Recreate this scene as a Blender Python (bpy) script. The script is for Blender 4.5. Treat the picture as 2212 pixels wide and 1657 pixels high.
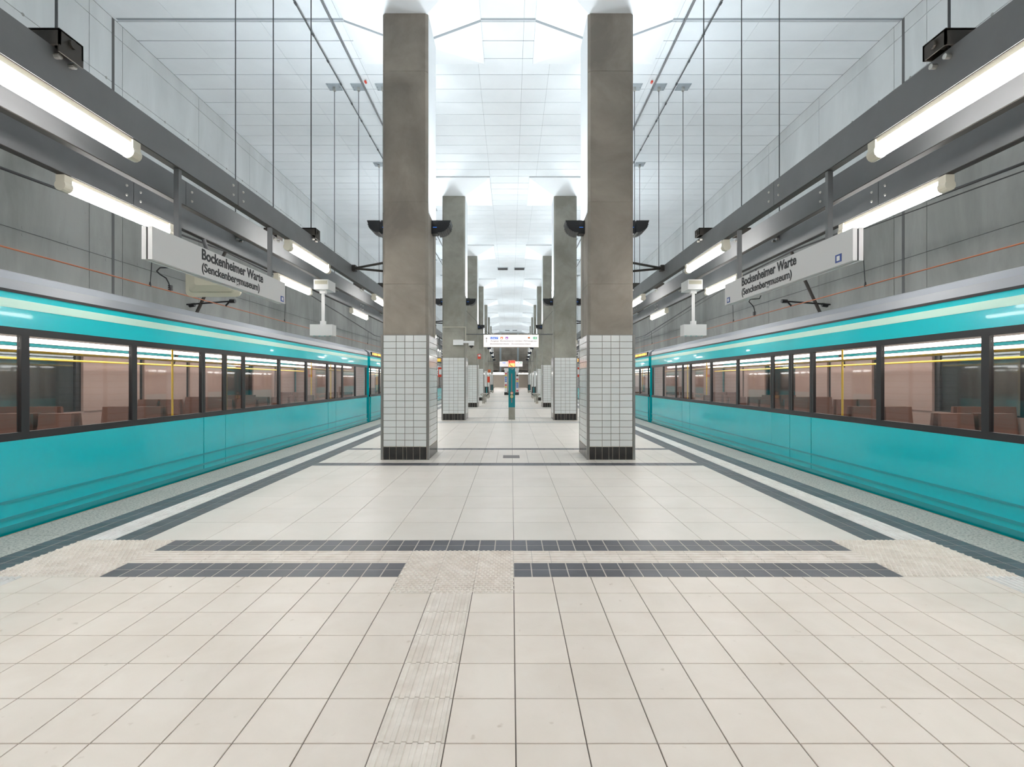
import bpy, bmesh, math, random
from mathutils import Matrix, Vector
random.seed(7)
for o in list(bpy.data.objects): bpy.data.objects.remove(o)
S = bpy.context.scene
C = S.collection
# ------------------------------------------------------------ camera, world, exposure
H = 1.534
CX = -0.06
cam = bpy.data.cameras.new('camera'); camo = bpy.data.objects.new('camera', cam); C.objects.link(camo)
cam.sensor_width = 36; cam.lens = 36*1093/2212; cam.shift_x = 2/2212; cam.shift_y = -6.8/2212
cam.clip_start = .05; cam.clip_end = 400
camo.location = (0, 0, H); camo.rotation_euler = (math.pi/2, 0, 0)
S.camera = camo
w = bpy.data.worlds.new('world'); S.world = w; w.use_nodes = True
w.node_tree.nodes['Background'].inputs[0].default_value = (.7, .8, 1, 1)
w.node_tree.nodes['Background'].inputs[1].default_value = .02
S.view_settings.view_transform = 'Standard'; S.view_settings.look = 'None'
S.view_settings.gamma = 1; S.view_settings.use_curve_mapping = False
S.view_settings.exposure = 0.17
UP_W = 84.0      # watts of each uplight
UP_COL = (.86, .94, 1.0)
TUBE = 40.0       # emission of the fluorescent tubes

# ------------------------------------------------------------ materials
def mat(name, col, rough=.5, metal=0., var=0., nscale=3., bump=0., bscale=30., rnd=0., emit=None, estr=0., spec=.5,
        col2=None, streak=False, speck=None, coat=0., tint=None):
    m = bpy.data.materials.new(name); m.use_nodes = True
    nt = m.node_tree; N = nt.nodes; L = nt.links
    b = N['Principled BSDF']
    b.inputs['Roughness'].default_value = rough; b.inputs['Metallic'].default_value = metal
    b.inputs['Specular IOR Level'].default_value = spec
    b.inputs['Coat Weight'].default_value = coat
    c = (*col, 1)
    b.inputs['Base Color'].default_value = c
    last = None
    tc = N.new('ShaderNodeNewGeometry')
    if var or col2:
        mp = N.new('ShaderNodeMapping'); L.new(tc.outputs['Position'], mp.inputs[0])
        if streak: mp.inputs['Scale'].default_value = (1, 1, .28)
        nz = N.new('ShaderNodeTexNoise'); nz.inputs['Scale'].default_value = nscale; nz.inputs['Detail'].default_value = 6
        nz.inputs['Roughness'].default_value = .6; nz.inputs['Distortion'].default_value = .4
        L.new(mp.outputs[0], nz.inputs['Vector'])
        mr = N.new('ShaderNodeMapRange'); mr.inputs['From Min'].default_value = .35; mr.inputs['From Max'].default_value = .65
        L.new(nz.outputs['Fac'], mr.inputs['Value'])
        mx = N.new('ShaderNodeMix'); mx.data_type = 'RGBA'
        L.new(mr.outputs[0], mx.inputs['Factor'])
        c2 = col2 if col2 else tuple(x*(1-var) for x in col)
        mx.inputs[6].default_value = c; mx.inputs[7].default_value = (*c2, 1)
        last = mx.outputs[2]
    if speck:
        nz = N.new('ShaderNodeTexNoise'); nz.inputs['Scale'].default_value = speck[1]; nz.inputs['Detail'].default_value = 2
        L.new(tc.outputs['Position'], nz.inputs['Vector'])
        mr = N.new('ShaderNodeMapRange'); mr.inputs['From Min'].default_value = speck[2]; mr.inputs['From Max'].default_value = speck[2]+.08
        L.new(nz.outputs['Fac'], mr.inputs['Value'])
        mx = N.new('ShaderNodeMix'); mx.data_type = 'RGBA'
        L.new(mr.outputs[0], mx.inputs['Factor'])
        if last: L.new(last, mx.inputs[6])
        else: mx.inputs[6].default_value = c
        mx.inputs[7].default_value = (*speck[0], 1)
        last = mx.outputs[2]
    if rnd:
        oi = N.new('ShaderNodeObjectInfo')
        ad = N.new('ShaderNodeMath'); ad.operation = 'ADD'
        L.new(oi.outputs['Random'], ad.inputs[0]); L.new(tc.outputs['Random Per Island'], ad.inputs[1])
        fr = N.new('ShaderNodeMath'); fr.operation = 'FRACT'; L.new(ad.outputs[0], fr.inputs[0])
        mr = N.new('ShaderNodeMapRange'); mr.inputs['To Min'].default_value = 1-rnd; mr.inputs['To Max'].default_value = 1.0
        L.new(fr.outputs[0], mr.inputs['Value'])
        mx = N.new('ShaderNodeVectorMath'); mx.operation = 'SCALE'
        if last: L.new(last, mx.inputs[0])
        else: mx.inputs[0].default_value = col
        L.new(mr.outputs[0], mx.inputs['Scale'])
        last = mx.outputs[0]
    if last: L.new(last, b.inputs['Base Color'])
    if bump:
        nz = N.new('ShaderNodeTexNoise'); nz.inputs['Scale'].default_value = bscale; nz.inputs['Detail'].default_value = 4
        L.new(tc.outputs['Position'], nz.inputs['Vector'])
        bp = N.new('ShaderNodeBump'); bp.inputs['Strength'].default_value = bump; bp.inputs['Distance'].default_value = .01
        L.new(nz.outputs['Fac'], bp.inputs['Height']); L.new(bp.outputs[0], b.inputs['Normal'])
    if emit:
        b.inputs['Emission Color'].default_value = (*emit, 1); b.inputs['Emission Strength'].default_value = estr
    return m
def glassmat(name, tint=(.75, .8, .8), refl=.12):
    m = bpy.data.materials.new(name); m.use_nodes = True
    nt = m.node_tree; N = nt.nodes; L = nt.links; N.clear()
    out = N.new('ShaderNodeOutputMaterial'); tr = N.new('ShaderNodeBsdfTransparent'); tr.inputs[0].default_value = (*tint, 1)
    gl = N.new('ShaderNodeBsdfGlossy'); gl.inputs['Roughness'].default_value = .03; gl.inputs['Color'].default_value = (.95, .97, 1, 1)
    lw = N.new('ShaderNodeLayerWeight'); lw.inputs['Blend'].default_value = .5
    pw = N.new('ShaderNodeMath'); pw.operation = 'POWER'; pw.inputs[1].default_value = 5
    L.new(lw.outputs['Facing'], pw.inputs[0])
    ad = N.new('ShaderNodeMath'); ad.operation = 'ADD'; ad.use_clamp = True; ad.inputs[1].default_value = refl
    L.new(pw.outputs[0], ad.inputs[0])
    mx = N.new('ShaderNodeMixShader'); L.new(ad.outputs[0], mx.inputs[0]); L.new(tr.outputs[0], mx.inputs[1]); L.new(gl.outputs[0], mx.inputs[2])
    L.new(mx.outputs[0], out.inputs[0])
    return m
def emat(name, col, s):
    return mat(name, col, .5, emit=col, estr=s)

M = {}
M['floor_tile'] = mat('cream floor tile', (.86, .77, .69), .38, nscale=2.2, col2=(.80, .705, .62), rnd=.05, speck=((.68, .58, .49), 14, .70), bump=.03, bscale=60)
M['floor_big'] = mat('pale floor tile', (.81, .75, .69), .34, nscale=1.5, col2=(.76, .70, .635), rnd=.04)
M['grout'] = mat('brown grout', (.22, .19, .17), .9)
M['dark_tile'] = mat('anthracite floor tile', (.115, .115, .135), .38, rnd=.25, nscale=3, var=.2)
M['light_grout'] = mat('pale grout', (.55, .5, .46), .9)
M['tactile'] = mat('pale tactile tile', (.89, .82, .745), .5, nscale=7, col2=(.76, .68, .60), rnd=.06)
M['tactile_white'] = mat('white tactile tile', (.80, .79, .765), .5, nscale=6, col2=(.70, .68, .65), rnd=.05)
M['granite'] = mat('granite edge stone', (.50, .49, .45), .6, speck=((.30, .30, .28), 45, .5), rnd=.08, nscale=1, var=.05)
M['ceiling'] = mat('white painted concrete', (.78, .82, .84), .85, nscale=.8, col2=(.73, .77, .79), rnd=.03, bump=.05, bscale=8)
M['ceiling_gap'] = mat('grey ceiling joint', (.30, .33, .35), .9)
M['cap'] = mat('white capital paint', (.83, .86, .88), .85)
M['wall'] = mat('grey board concrete', (.35, .353, .335), .85, nscale=.9, col2=(.225, .228, .215), rnd=.05, bump=.12, bscale=14, streak=True, speck=((.24, .24, .23), 22, .73))
M['wall_uplit'] = mat('concrete with painted uplight', (.64, .665, .67), .85, nscale=.8, col2=(.52, .545, .55), rnd=.03, bump=.08, bscale=10, streak=True)  # same wall concrete, with the uplight brightness put into its colour
M['wall_gap'] = mat('dark wall joint', (.12, .12, .12), .9)
M['concrete'] = mat('brown grey pillar concrete', (.36, .315, .265), .75, nscale=.9, col2=(.225, .195, .165), bump=.06, bscale=20)
M['concrete2'] = mat('green grey pillar concrete', (.36, .35, .305), .75, nscale=.9, col2=(.235, .225, .19), bump=.06, bscale=20)
M['white_tile'] = mat('white glazed tile', (.76, .77, .76), .12, rnd=.06)
M['black_tile'] = mat('black glazed tile', (.022, .021, .02), .15, rnd=.3)
M['tile_grout'] = mat('ochre tile grout', (.26, .225, .17), .9)
M['plinth_grout'] = mat('pale plinth grout', (.62, .54, .43), .9)
M['steel_strip'] = mat('stainless corner strip', (.30, .29, .28), .35, metal=.8)
M['beam'] = mat('grey beam paint', (.16, .163, .168), .52, nscale=2, var=.12)
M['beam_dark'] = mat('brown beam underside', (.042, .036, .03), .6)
M['bolt'] = mat('zinc bolt', (.55, .54, .5), .3, metal=.9)
M['rod'] = mat('dark hanger rod', (.10, .105, .11), .5, metal=.5)
M['plate'] = mat('galvanised plate', (.42, .47, .50), .45, metal=.4)
M['cream'] = mat('cream plastic', (.62, .58, .48), .5)
M['black'] = mat('black metal', (.012, .012, .013), .4)
M['black2'] = mat('dark grey metal', (.04, .04, .042), .4, metal=.4)
M['white'] = mat('white enamel', (.80, .80, .79), .35)
M['sign'] = mat('white sign sheet', (.66, .645, .64), .35)
M['text'] = mat('black lettering', (.02, .02, .022), .5)
M['blue'] = mat('blue sign print', (.03, .07, .30), .4)
M['tube'] = emat('lit tube', (1, .972, .945), TUBE)
M['upglass'] = emat('lit uplight glass', (.9, .96, 1.0), 6)
M['lightbox'] = mat('lit sign face', (.75, .72, .71), .4, emit=(1, .95, .94), estr=.55)
M['orange_led'] = emat('orange diodes', (1, .38, .05), 3)
M['red_lit'] = mat('lit red box', (.85, .12, .08), .4, emit=(1, .16, .1), estr=1.0)
M['yellow_lit'] = mat('lit yellow print', (1, .62, .2), .4, emit=(1, .62, .22), estr=.8)
M['darkred'] = mat('dark red print', (.20, .005, .005), .5)
M['red'] = mat('red paint', (.65, .05, .02), .4)
M['orange'] = mat('orange paint', (.72, .13, .02), .4)
M['teal_post'] = mat('teal post paint', (.0, .20, .235), .35)
M['teal'] = mat('turquoise train paint', (.0, .50, .56), .2, coat=.2, nscale=.5, var=.06)
M['teal2'] = mat('dark turquoise train paint', (.0, .30, .34), .2, coat=.5)
M['pale'] = mat('pale green train stripe', (.50, .72, .62), .3)
M['roof'] = mat('grey train roof', (.23, .245, .27), .35)
M['rubber'] = mat('black rubber', (.015, .015, .017), .35)
M['train_glass'] = glassmat('train window glass', (.88, .89, .89), .035)
M['inner'] = mat('beige train lining', (.38, .27, .235), .5)
M['inner_floor'] = mat('grey train floor', (.16, .15, .15), .5)
M['seat'] = mat('brown train seat', (.17, .075, .05), .6)
M['yellow'] = mat('yellow grab rail', (.75, .5, .03), .35)
M['inlight'] = emat('train ceiling light', (1, .97, .93), 9)
M['copper'] = mat('copper contact wire', (.45, .16, .08), .45, metal=.5)
M['mirror_back'] = mat('beige mirror shell', (.50, .48, .38), .4)
M['trackbed'] = mat('track ballast', (.09, .085, .08), .95, nscale=20, col2=(.16, .15, .14), bump=.6, bscale=14)
M['rail'] = mat('rail steel', (.3, .27, .25), .35, metal=.8)
M['bench'] = mat('bench steel', (.36, .33, .29), .4, metal=.3)
M['tealstripe'] = mat('teal stripe', (.0, .42, .45), .4)
M['kiosk'] = mat('brown kiosk panel', (.27, .22, .20), .5)
M['paper'] = mat('poster paper', (.75, .76, .77), .6)
M['pblue'] = mat('blue poster print', (.12, .22, .5), .6)
M['pred'] = mat('red poster print', (.6, .1, .12), .6)
M['pyel'] = mat('yellow poster print', (.75, .6, .12), .6)
M['beige'] = mat('beige hall wall', (.72, .67, .60), .7)
M['lift'] = mat('brushed lift door', (.48, .45, .43), .4, metal=.4)
M['salmon'] = mat('salmon slot', (.45, .20, .15), .5)
M['green'] = mat('green sign print', (.0, .42, .16), .4, emit=(0, .5, .2), estr=.3)
M['purple'] = mat('purple sign print', (.35, .05, .5), .4, emit=(.4, .08, .55), estr=.3)
M['bluelit'] = mat('lit blue print', (.03, .16, .65), .4, emit=(.03, .18, .7), estr=.4)
M['orangelit'] = mat('lit orange print', (.85, .22, .05), .4, emit=(.9, .25, .06), estr=.4)
M['greytext'] = mat('faded grey lettering', (.16, .13, .13), .5)
M['screen'] = mat('black screen', (.01, .01, .01), .2)
M['brownline'] = mat('rusty edge line', (.35, .2, .12), .8)
M['floor_hatch'] = mat('grey floor hatch', (.2, .18, .18), .5)

# ------------------------------------------------------------ builders
class MB:
    def __init__(s): s.v = []; s.f = []; s.mi = []
    def add(s, vs, fs, m=0):
        n = len(s.v); s.v += [tuple(v) for v in vs]; s.f += [tuple(n+i for i in f) for f in fs]; s.mi += [m]*len(fs); return s
    def hexa(s, b, t, m=0):       # bottom quad, top quad
        return s.add(list(b)+list(t), [(3,2,1,0),(4,5,6,7),(0,1,5,4),(1,2,6,5),(2,3,7,6),(3,0,4,7)], m)
    def box(s, x0, x1, y0, y1, z0, z1, m=0):
        return s.hexa([(x0,y0,z0),(x1,y0,z0),(x1,y1,z0),(x0,y1,z0)], [(x0,y0,z1),(x1,y0,z1),(x1,y1,z1),(x0,y1,z1)], m)
    def cyl(s, p0, p1, r, n=10, m=0, r1=None):
        p0 = Vector(p0); p1 = Vector(p1); d = (p1-p0).normalized()
        a = Vector((0,0,1)) if abs(d.z) < .9 else Vector((1,0,0))
        u = d.cross(a).normalized(); v = d.cross(u)
        r1 = r if r1 is None else r1
        A = [p0+(u*math.cos(2*math.pi*i/n)+v*math.sin(2*math.pi*i/n))*r for i in range(n)]
        B = [p1+(u*math.cos(2*math.pi*i/n)+v*math.sin(2*math.pi*i/n))*r1 for i in range(n)]
        return s.add(A+B, [tuple(range(n-1,-1,-1)), tuple(range(n,2*n))]+[(i,(i+1)%n,n+(i+1)%n,n+i) for i in range(n)], m)
    def tube(s, pts, r, n=8, m=0):
        for a, b in zip(pts[:-1], pts[1:]): s.cyl(a, b, r, n, m)
        return s
    def prism(s, prof, y0, y1, m=0, ax='y'):   # profile (a,b) swept along an axis
        n = len(prof)
        if ax == 'y': A = [(a,y0,b) for a,b in prof]; B = [(a,y1,b) for a,b in prof]
        elif ax == 'x': A = [(y0,a,b) for a,b in prof]; B = [(y1,a,b) for a,b in prof]
        else: A = [(a,b,y0) for a,b in prof]; B = [(a,b,y1) for a,b in prof]
        return s.add(A+B, [tuple(range(n-1,-1,-1)), tuple(range(n,2*n))]+[(i,(i+1)%n,n+(i+1)%n,n+i) for i in range(n)], m)
    def mesh(s, name, mats, smooth=False):
        me = bpy.data.meshes.new(name); me.from_pydata(s.v, [], s.f)
        for mm in (mats if isinstance(mats, (list, tuple)) else [mats]): me.materials.append(mm)
        me.polygons.foreach_set('material_index', s.mi)
        bm = bmesh.new(); bm.from_mesh(me); bmesh.ops.recalc_face_normals(bm, faces=bm.faces); bm.to_mesh(me); bm.free()
        if smooth: me.polygons.foreach_set('use_smooth', [True]*len(me.polygons))
        me.update(); return me
    def build(s, name, mats, parent=None, loc=(0,0,0), smooth=False, rot=(0,0,0)):
        return put(name, s.mesh(name, mats, smooth), parent, loc, rot)
def put(name, me, parent=None, loc=(0,0,0), rot=(0,0,0)):
    o = bpy.data.objects.new(name, me); C.objects.link(o); o.location = loc; o.rotation_euler = rot
    if parent: o.parent = parent
    return o
def tag(o, label=None, cat=None, group=None, kind=None):
    if label: o['label'] = label
    if cat: o['category'] = cat
    if group: o['group'] = group
    if kind: o['kind'] = kind
    return o
def empty(name, loc=(0,0,0), rot=(0,0,0), **k):
    o = bpy.data.objects.new(name, None); C.objects.link(o); o.location = loc; o.rotation_euler = rot; o.empty_display_size = .1
    return tag(o, **k)
def arealight(loc, rot, sx, sy, W, col, parent=None, spread=180):
    l = bpy.data.lights.new('lamp_light', 'AREA'); l.shape = 'RECTANGLE'; l.size = sx; l.size_y = sy; l.energy = W; l.color = col
    l.spread = math.radians(spread)
    o = bpy.data.objects.new('lamp_light', l); C.objects.link(o); o.location = loc; o.rotation_euler = rot
    if parent: o.parent = parent
    return o
BF = None
def lettering(txt, width, height, loc, rot, m, parent, name='lettering', bold=.0, depth=.002, shear=0., left=True):
    cu = bpy.data.curves.new(name, 'FONT'); cu.body = txt; cu.size = 1; cu.offset = bold; cu.extrude = .001; cu.shear = shear; cu.resolution_u = 3
    t = bpy.data.objects.new(name, cu); C.objects.link(t)
    bpy.context.view_layer.update()
    me = bpy.data.meshes.new_from_object(t.evaluated_get(bpy.context.evaluated_depsgraph_get()))
    bpy.data.objects.remove(t)
    xs = [v.co.x for v in me.vertices]; x0 = min(xs); x1 = max(xs)
    sx = width/(x1-x0); sy = height/.70      # capitals of the built-in font are about 0.70 high
    for v in me.vertices: v.co = ((v.co.x-x0)*sx, v.co.y*sy, v.co.z*depth/.001)
    me.materials.clear(); me.materials.append(m)
    return put(name, me, parent, loc, rot)
SIDE = {-1: 'left', 1: 'right'}
def shift(y): return .0145*(y-5)
def X(s, h): return CX+s*h
WORD = ['first','second','third','fourth','fifth','sixth','seventh','eighth','ninth','tenth','eleventh','twelfth','thirteenth','fourteenth','fifteenth','sixteenth','seventeenth','eighteenth']
ZC = 9.05   # ceiling height

# ------------------------------------------------------------ tile meshes (top face at local z = 0)
_tc = {}
def tile_mesh(w_, h_, m, th=.006, bev=.0015, key=''):
    k = (round(w_,3), round(h_,3), m.name, th)
    if k in _tc: return _tc[k]
    a, b = w_/2, h_/2; c = bev
    mb = MB()
    v = [(-a,-b,-th),(a,-b,-th),(a,b,-th),(-a,b,-th),(-a,-b,-c),(a,-b,-c),(a,b,-c),(-a,b,-c),(-a+c,-b+c,0),(a-c,-b+c,0),(a-c,b-c,0),(-a+c,b-c,0)]
    f = [(0,1,5,4),(1,2,6,5),(2,3,7,6),(3,0,4,7),(4,5,9,8),(5,6,10,9),(6,7,11,10),(7,4,8,11),(8,9,10,11),(3,2,1,0)]
    mb.add(v, f); _tc[k] = mb.mesh('tile', m); return _tc[k]
def quad_tile(mb, c4, z0, z1, gap=.0025, gy=None):
    gy = gap if gy is None else gy
    cx = sum(p[0] for p in c4)/4; cy = sum(p[1] for p in c4)/4
    q = []
    for x, y in c4:
        q.append((x-math.copysign(gap, x-cx), y-math.copysign(gy, y-cy)))
    mb.hexa([(x,y,z0) for x,y in q], [(x,y,z1) for x,y in q])
G = .0055

# ------------------------------------------------------------ floor
fl = MB()
ys = [-24, 5, 60, 112]
for a, b in zip(ys[:-1], ys[1:]):
    for s in (-1,):
        ha, hb = 4.92+shift(a), 4.92+shift(b)
        fl.hexa([(CX-ha,a,-1.2),(CX+ha,a,-1.2),(CX+hb,b,-1.2),(CX-hb,b,-1.2)], [(CX-ha,a,-.006),(CX+ha,a,-.006),(CX+hb,b,-.006),(CX-hb,b,-.006)])
floor = fl.build('floor', M['grout'])
tag(floor, 'tiled island platform floor between the two turquoise trains', 'floor', kind='structure')
YA0, YA1, YB0, YB1 = 3.950, 4.252, 4.553, 4.857
def place_tile(x0, x1, y0, y1, m, name='tile'):
    return put(name, tile_mesh(x1-x0-G, y1-y0-G, m), floor, ((x0+x1)/2, (y0+y1)/2, 0))
W0 = 3.77; W1 = 4.06; D1 = 4.37; E1 = 4.92; C0 = 3.46
# near light tiles
rib_x = (-.58, -.28)
xs = [round(.02+.3*k, 3) for k in range(-12, 13)]
xsr = sorted(xs+[2.27])
def band(y): return
for r in range(14):
    y1 = YA0-.302*r; y0 = y1-.302
    part = r < 8
    mbs = MB()
    hin = W0+shift((y0+y1)/2)
    L = [x for x in xsr if X(-1, hin)+.04 < x < X(1, hin)-.04]
    segs = list(zip(L[:-1], L[1:]))
    for x0, x1 in segs:
        if abs(x0-(-.58)) < .01: continue
        if r == 0 and -.9 < x0 < .01: continue
        if part: place_tile(x0, x1, y0, y1, M['floor_tile'])
        else: quad_tile(mbs, [(x0,y0),(x1,y0),(x1,y1),(x0,y1)], -.006, 0)
    for s, x in ((-1, L[0]), (1, L[-1])):
        e0 = X(s, W0+shift(y0)); e1 = X(s, W0+shift(y1))
        t = mbs if not part else MB()
        quad_tile(t, [(x,y0),(e0,y0),(e1,y1),(x,y1)], -.006, 0)
        if part: t.build('tile', M['floor_tile'], floor)
    if mbs.f: tag(mbs.build('tile', M['floor_tile'], floor), kind='stuff')
# ribbed tactile tiles
_rib = {}
def rib_mesh(w_, h_, along='y', m='tactile', n=6):
    k = (round(w_,3), round(h_,3), along, m, n)
    if k in _rib: return _rib[k]
    a, b = w_/2, h_/2
    mb = MB(); mb.box(-a, a, -b, b, -.006, 0)
    if along == 'y':
        p = w_/n
        for i in range(n):
            c = -a+p*(i+.5); q = p*.26
            mb.prism([(c-q,0),(c-q*.75,.0065),(c+q*.75,.0065),(c+q,0)], -b, b)
    else:
        p = h_/n
        for i in range(n):
            c = -b+p*(i+.5); q = p*.26
            mb.prism([(c-q,0),(c-q*.75,.0065),(c+q*.75,.0065),(c+q,0)], -a, a, ax='x')
    _rib[k] = mb.mesh('ribbed_tile', M[m]); return _rib[k]
for r in range(1, 14):
    y1 = YA0-.302*r; y0 = y1-.302
    put('ribbed_tile', rib_mesh(.3-G, .302-G), floor, (-.43, (y0+y1)/2, 0))
_dot = {}
def dot_mesh(w_, h_, nx=7, ny=8):
    k = (round(w_,3), round(h_,3))
    if k in _dot: return _dot[k]
    a, b = w_/2, h_/2
    mb = MB(); mb.box(-a, a, -b, b, -.006, 0)
    for j in range(ny):
        for i in range(nx):
            cx = -a+w_*(i+.25+.5*(j%2))/nx; cy = -b+h_*(j+.5)/ny; r = w_/nx*.40
            A = [(cx+r*math.cos(t*math.pi/3), cy+r*.8*math.sin(t*math.pi/3), 0) for t in range(6)]
            B = [(cx+r*.8*math.cos(t*math.pi/3), cy+r*.62*math.sin(t*math.pi/3), .0075) for t in range(6)]
            mb.add(A+B, [(6,7,8,9,10,11)]+[(t,(t+1)%6,6+(t+1)%6,6+t) for t in range(6)])
    _dot[k] = mb.mesh('dotted_tile', M['tactile']); return _dot[k]
for i in range(3):
    for y0, y1 in ((YA0-.302, YA0), (YA0, YA1), (YA1, YB0)):
        x0 = -.88+.3*i
        put('dotted_tile', dot_mesh(.3-G, y1-y0-G), floor, (x0+.15, (y0+y1)/2, 0))
BL, BR = -3.22, 3.07
def bandrow(x0, x1, n, y0, y1):
    for i in range(n):
        a = x0+(x1-x0)*i/n; b = x0+(x1-x0)*(i+1)/n
        for k in range(2):
            q0 = y0+(y1-y0)*k/2; q1 = y0+(y1-y0)*(k+1)/2
            put('dark_tile', tile_mesh(b-a-.0095, q1-q0-.0095, M['dark_tile']), floor, ((a+b)/2, (q0+q1)/2, 0))
bandrow(BL, -.88, 16, YA0, YA1); bandrow(.02, BR, 21, YA0, YA1); bandrow(BL, BR, 43, YB0, YB1)
put('band_bed', MB().box(BL, BR, YA0, YB1, -.0058, -.0015).mesh('band_bed', M['light_grout']), floor)
LJ = [BL, -2.92, -2.62, -2.32, -2.02, -1.72, -1.42, -1.12, -.88]
RJ = [.02, .18, .34, .64, .94, 1.24, 1.54, 1.84, 2.14, 2.44, 2.74, BR]
for J in (LJ, RJ):
    for a, b in zip(J[:-1], J[1:]):
        put('ribbed_tile', rib_mesh(b-a-G, YB0-YA1-G, 'x', n=5), floor, ((a+b)/2, (YA1+YB0)/2, 0))
# dotted corner fields at the ends of the bands
for s in (-1, 1):
    xe = BL if s < 0 else BR
    for j in range(3):
        y0 = YA0+(YB1-YA0)*j/3; y1 = YA0+(YB1-YA0)*(j+1)/3
        hh = W1+shift((y0+y1)/2); wtot = abs(X(s, hh)-xe)
        for i in range(3):
            put('dotted_tile', dot_mesh(wtot/3-G, y1-y0-G), floor, (xe+s*wtot*(i+.5)/3, (y0+y1)/2, 0))
# longitudinal strips: dark C, white ribbed W, dark D, granite edge
def strip(s, h0, h1, y0, y1, nrow, step, mname, name, part_to, stuff_step=None):
    y = y0; rest = MB()
    while y < y1-.01:
        yn = min(y+step, y1)
        for k in range(nrow):
            a = h0+(h1-h0)*k/nrow; b = h0+(h1-h0)*(k+1)/nrow
            q = [(X(s,a+shift(y)),y),(X(s,b+shift(y)),y),(X(s,b+shift(yn)),yn),(X(s,a+shift(yn)),yn)]
            gp = .0042 if nrow == 2 else .0025
            if yn <= part_to: t = MB(); quad_tile(t, q, -.006, 0, gp); t.build(name, M[mname], floor)
            else: quad_tile(rest, q, -.006, 0, gp)
        y = yn
    if rest.f: tag(rest.build(name, M[mname], floor), kind='stuff')
for s in (-1, 1):
    strip(s, C0, W0, YB1, 80, 2, .15, 'dark_tile', 'dark_tile', 6.6)
    strip(s, W1, D1, 2.9, 80, 2, .15, 'dark_tile', 'dark_tile', 6.2)
    strip(s, W1, D1, -6, 2.9, 2, .15, 'dark_tile', 'dark_tile', -9)
    strip(s, D1, E1, -6, 100, 1, 1.0, 'granite', 'edge_stone', 30)
    for a0, a1, h0, h1 in ((YB1, 80, C0, W0), (-6, 80, W1, D1)):
        mb = MB(); q = [(X(s,h0+.003+shift(a0)),a0),(X(s,h1-.003+shift(a0)),a0),(X(s,h1-.003+shift(a1)),a1),(X(s,h0+.003+shift(a1)),a1)]
        mb.hexa([(x,y,-.0058) for x,y in q], [(x,y,-.0015) for x,y in q]); mb.build('band_bed', M['light_grout'], floor)
    # ribbed white tiles
    for (a0, a1, pt) in ((-3, YA0, 99), (YB1, 80, 12)):
        y = a0; rest = MB()
        while y < a1-.01:
            yn = min(y+.3, a1); ym = (y+yn)/2
            if yn < pt and y > 2.0:
                o = put('ribbed_tile', rib_mesh(W1-W0-G, yn-y-G, 'y', 'tactile_white'), floor, (X(s, (W0+W1)/2+shift(ym)), ym, 0), (0,0,-s*.0145))
            else:
                quad_tile(rest, [(X(s,W0+shift(y)),y),(X(s,W1+shift(y)),y),(X(s,W1+shift(yn)),yn),(X(s,W0+shift(yn)),yn)], -.006, .001)
            y = yn
        if rest.f: tag(rest.build('ribbed_tile', M['tactile_white'], floor), kind='stuff')
    # thin rusty nosing line
    mb = MB()
    for a, b in ((-6, 5), (5, 100)):
        mb.hexa([(X(s,E1+shift(a)),a,-.05),(X(s,E1+.012+shift(a)),a,-.05),(X(s,E1+.012+shift(b)),b,-.05),(X(s,E1+shift(b)),b,-.05)],
                [(X(s,E1+shift(a)),a,.001),(X(s,E1+.012+shift(a)),a,.001),(X(s,E1+.012+shift(b)),b,.001),(X(s,E1+shift(b)),b,.001)])
    mb.build('edge_line', M['brownline'], floor)
# big tiles zones
def bigx(y):
    k = .0145*(y-5)
    def sk(x, amt): return x+amt*k
    return [X(-1, C0+shift(y)), -2.948-k, -2.337-k, -1.779-.2*k, -1.178, -.575, .025, .625, 1.23, 1.835+.3*k, 2.31+.6*k, 2.80+k, X(1, C0+shift(y))]
def smallx(y):
    k = shift(y); L = [X(-1, C0+k)]
    x = .025-.3*11
    while x < 3.3:
        L.append(x+(k if x > 1.5 else -k if x < -1.5 else 0)); x += .3
    return L+[X(1, C0+k)]
def zone(y0, y1, n, fx, m, part=True):
    mb = MB()
    for r in range(n):
        a = y0+(y1-y0)*r/n; b = y0+(y1-y0)*(r+1)/n
        A = fx(a); B = fx(b)
        for i in range(len(A)-1):
            q = [(A[i],a),(A[i+1],a),(B[i+1],b),(B[i],b)]
            if part: t = MB(); quad_tile(t, q, -.006, 0); t.build('tile', M[m], floor)
            else: quad_tile(mb, q, -.006, 0)
    if mb.f: tag(mb.build('tile', M[m], floor), kind='stuff')
def darkline(y0, y1):
    mb = MB(); n = 44
    for i in range(n):
        A = [X(-1,C0+shift(y0)), X(1,C0+shift(y0))]
        a = A[0]+(A[1]-A[0])*i/n; b = A[0]+(A[1]-A[0])*(i+1)/n
        quad_tile(mb, [(a,y0),(b,y0),(b,y1),(a,y1)], -.006, 0)
    tag(mb.build('dark_tile', M['dark_tile'], floor), kind='stuff')
zone(YB1, 9.11, 7, bigx, 'floor_big')
darkline(9.11, 9.40)
zone(9.40, 11.19, 6, smallx, 'floor_big', False)
darkline(11.19, 11.43)
zone(11.43, 18.23, 11, bigx, 'floor_big', False)
def crossband(y):
    darkline(y, y+.17)
    mb = MB()
    quad_tile(mb, [(X(-1,C0+shift(y)),y+.17),(X(1,C0+shift(y)),y+.17),(X(1,C0+shift(y)),y+.5),(X(-1,C0+shift(y)),y+.5)], -.006, .001)
    mb.build('tactile_strip', M['tactile_white'], floor)
    darkline(y+.5, y+.67)
    zone(y+.67, y+2.47, 6, smallx, 'floor_big', False)
    darkline(y+2.47, y+2.6)
yy = 18.23
for nxt in (27.6, 37.0, 46.4, 55.8, 65.2, 74.6):
    crossband(yy); zone(yy+2.6, nxt, 11, bigx, 'floor_big', False); yy = nxt
zone(yy, 112, 60, bigx, 'floor_big', False)
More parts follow.
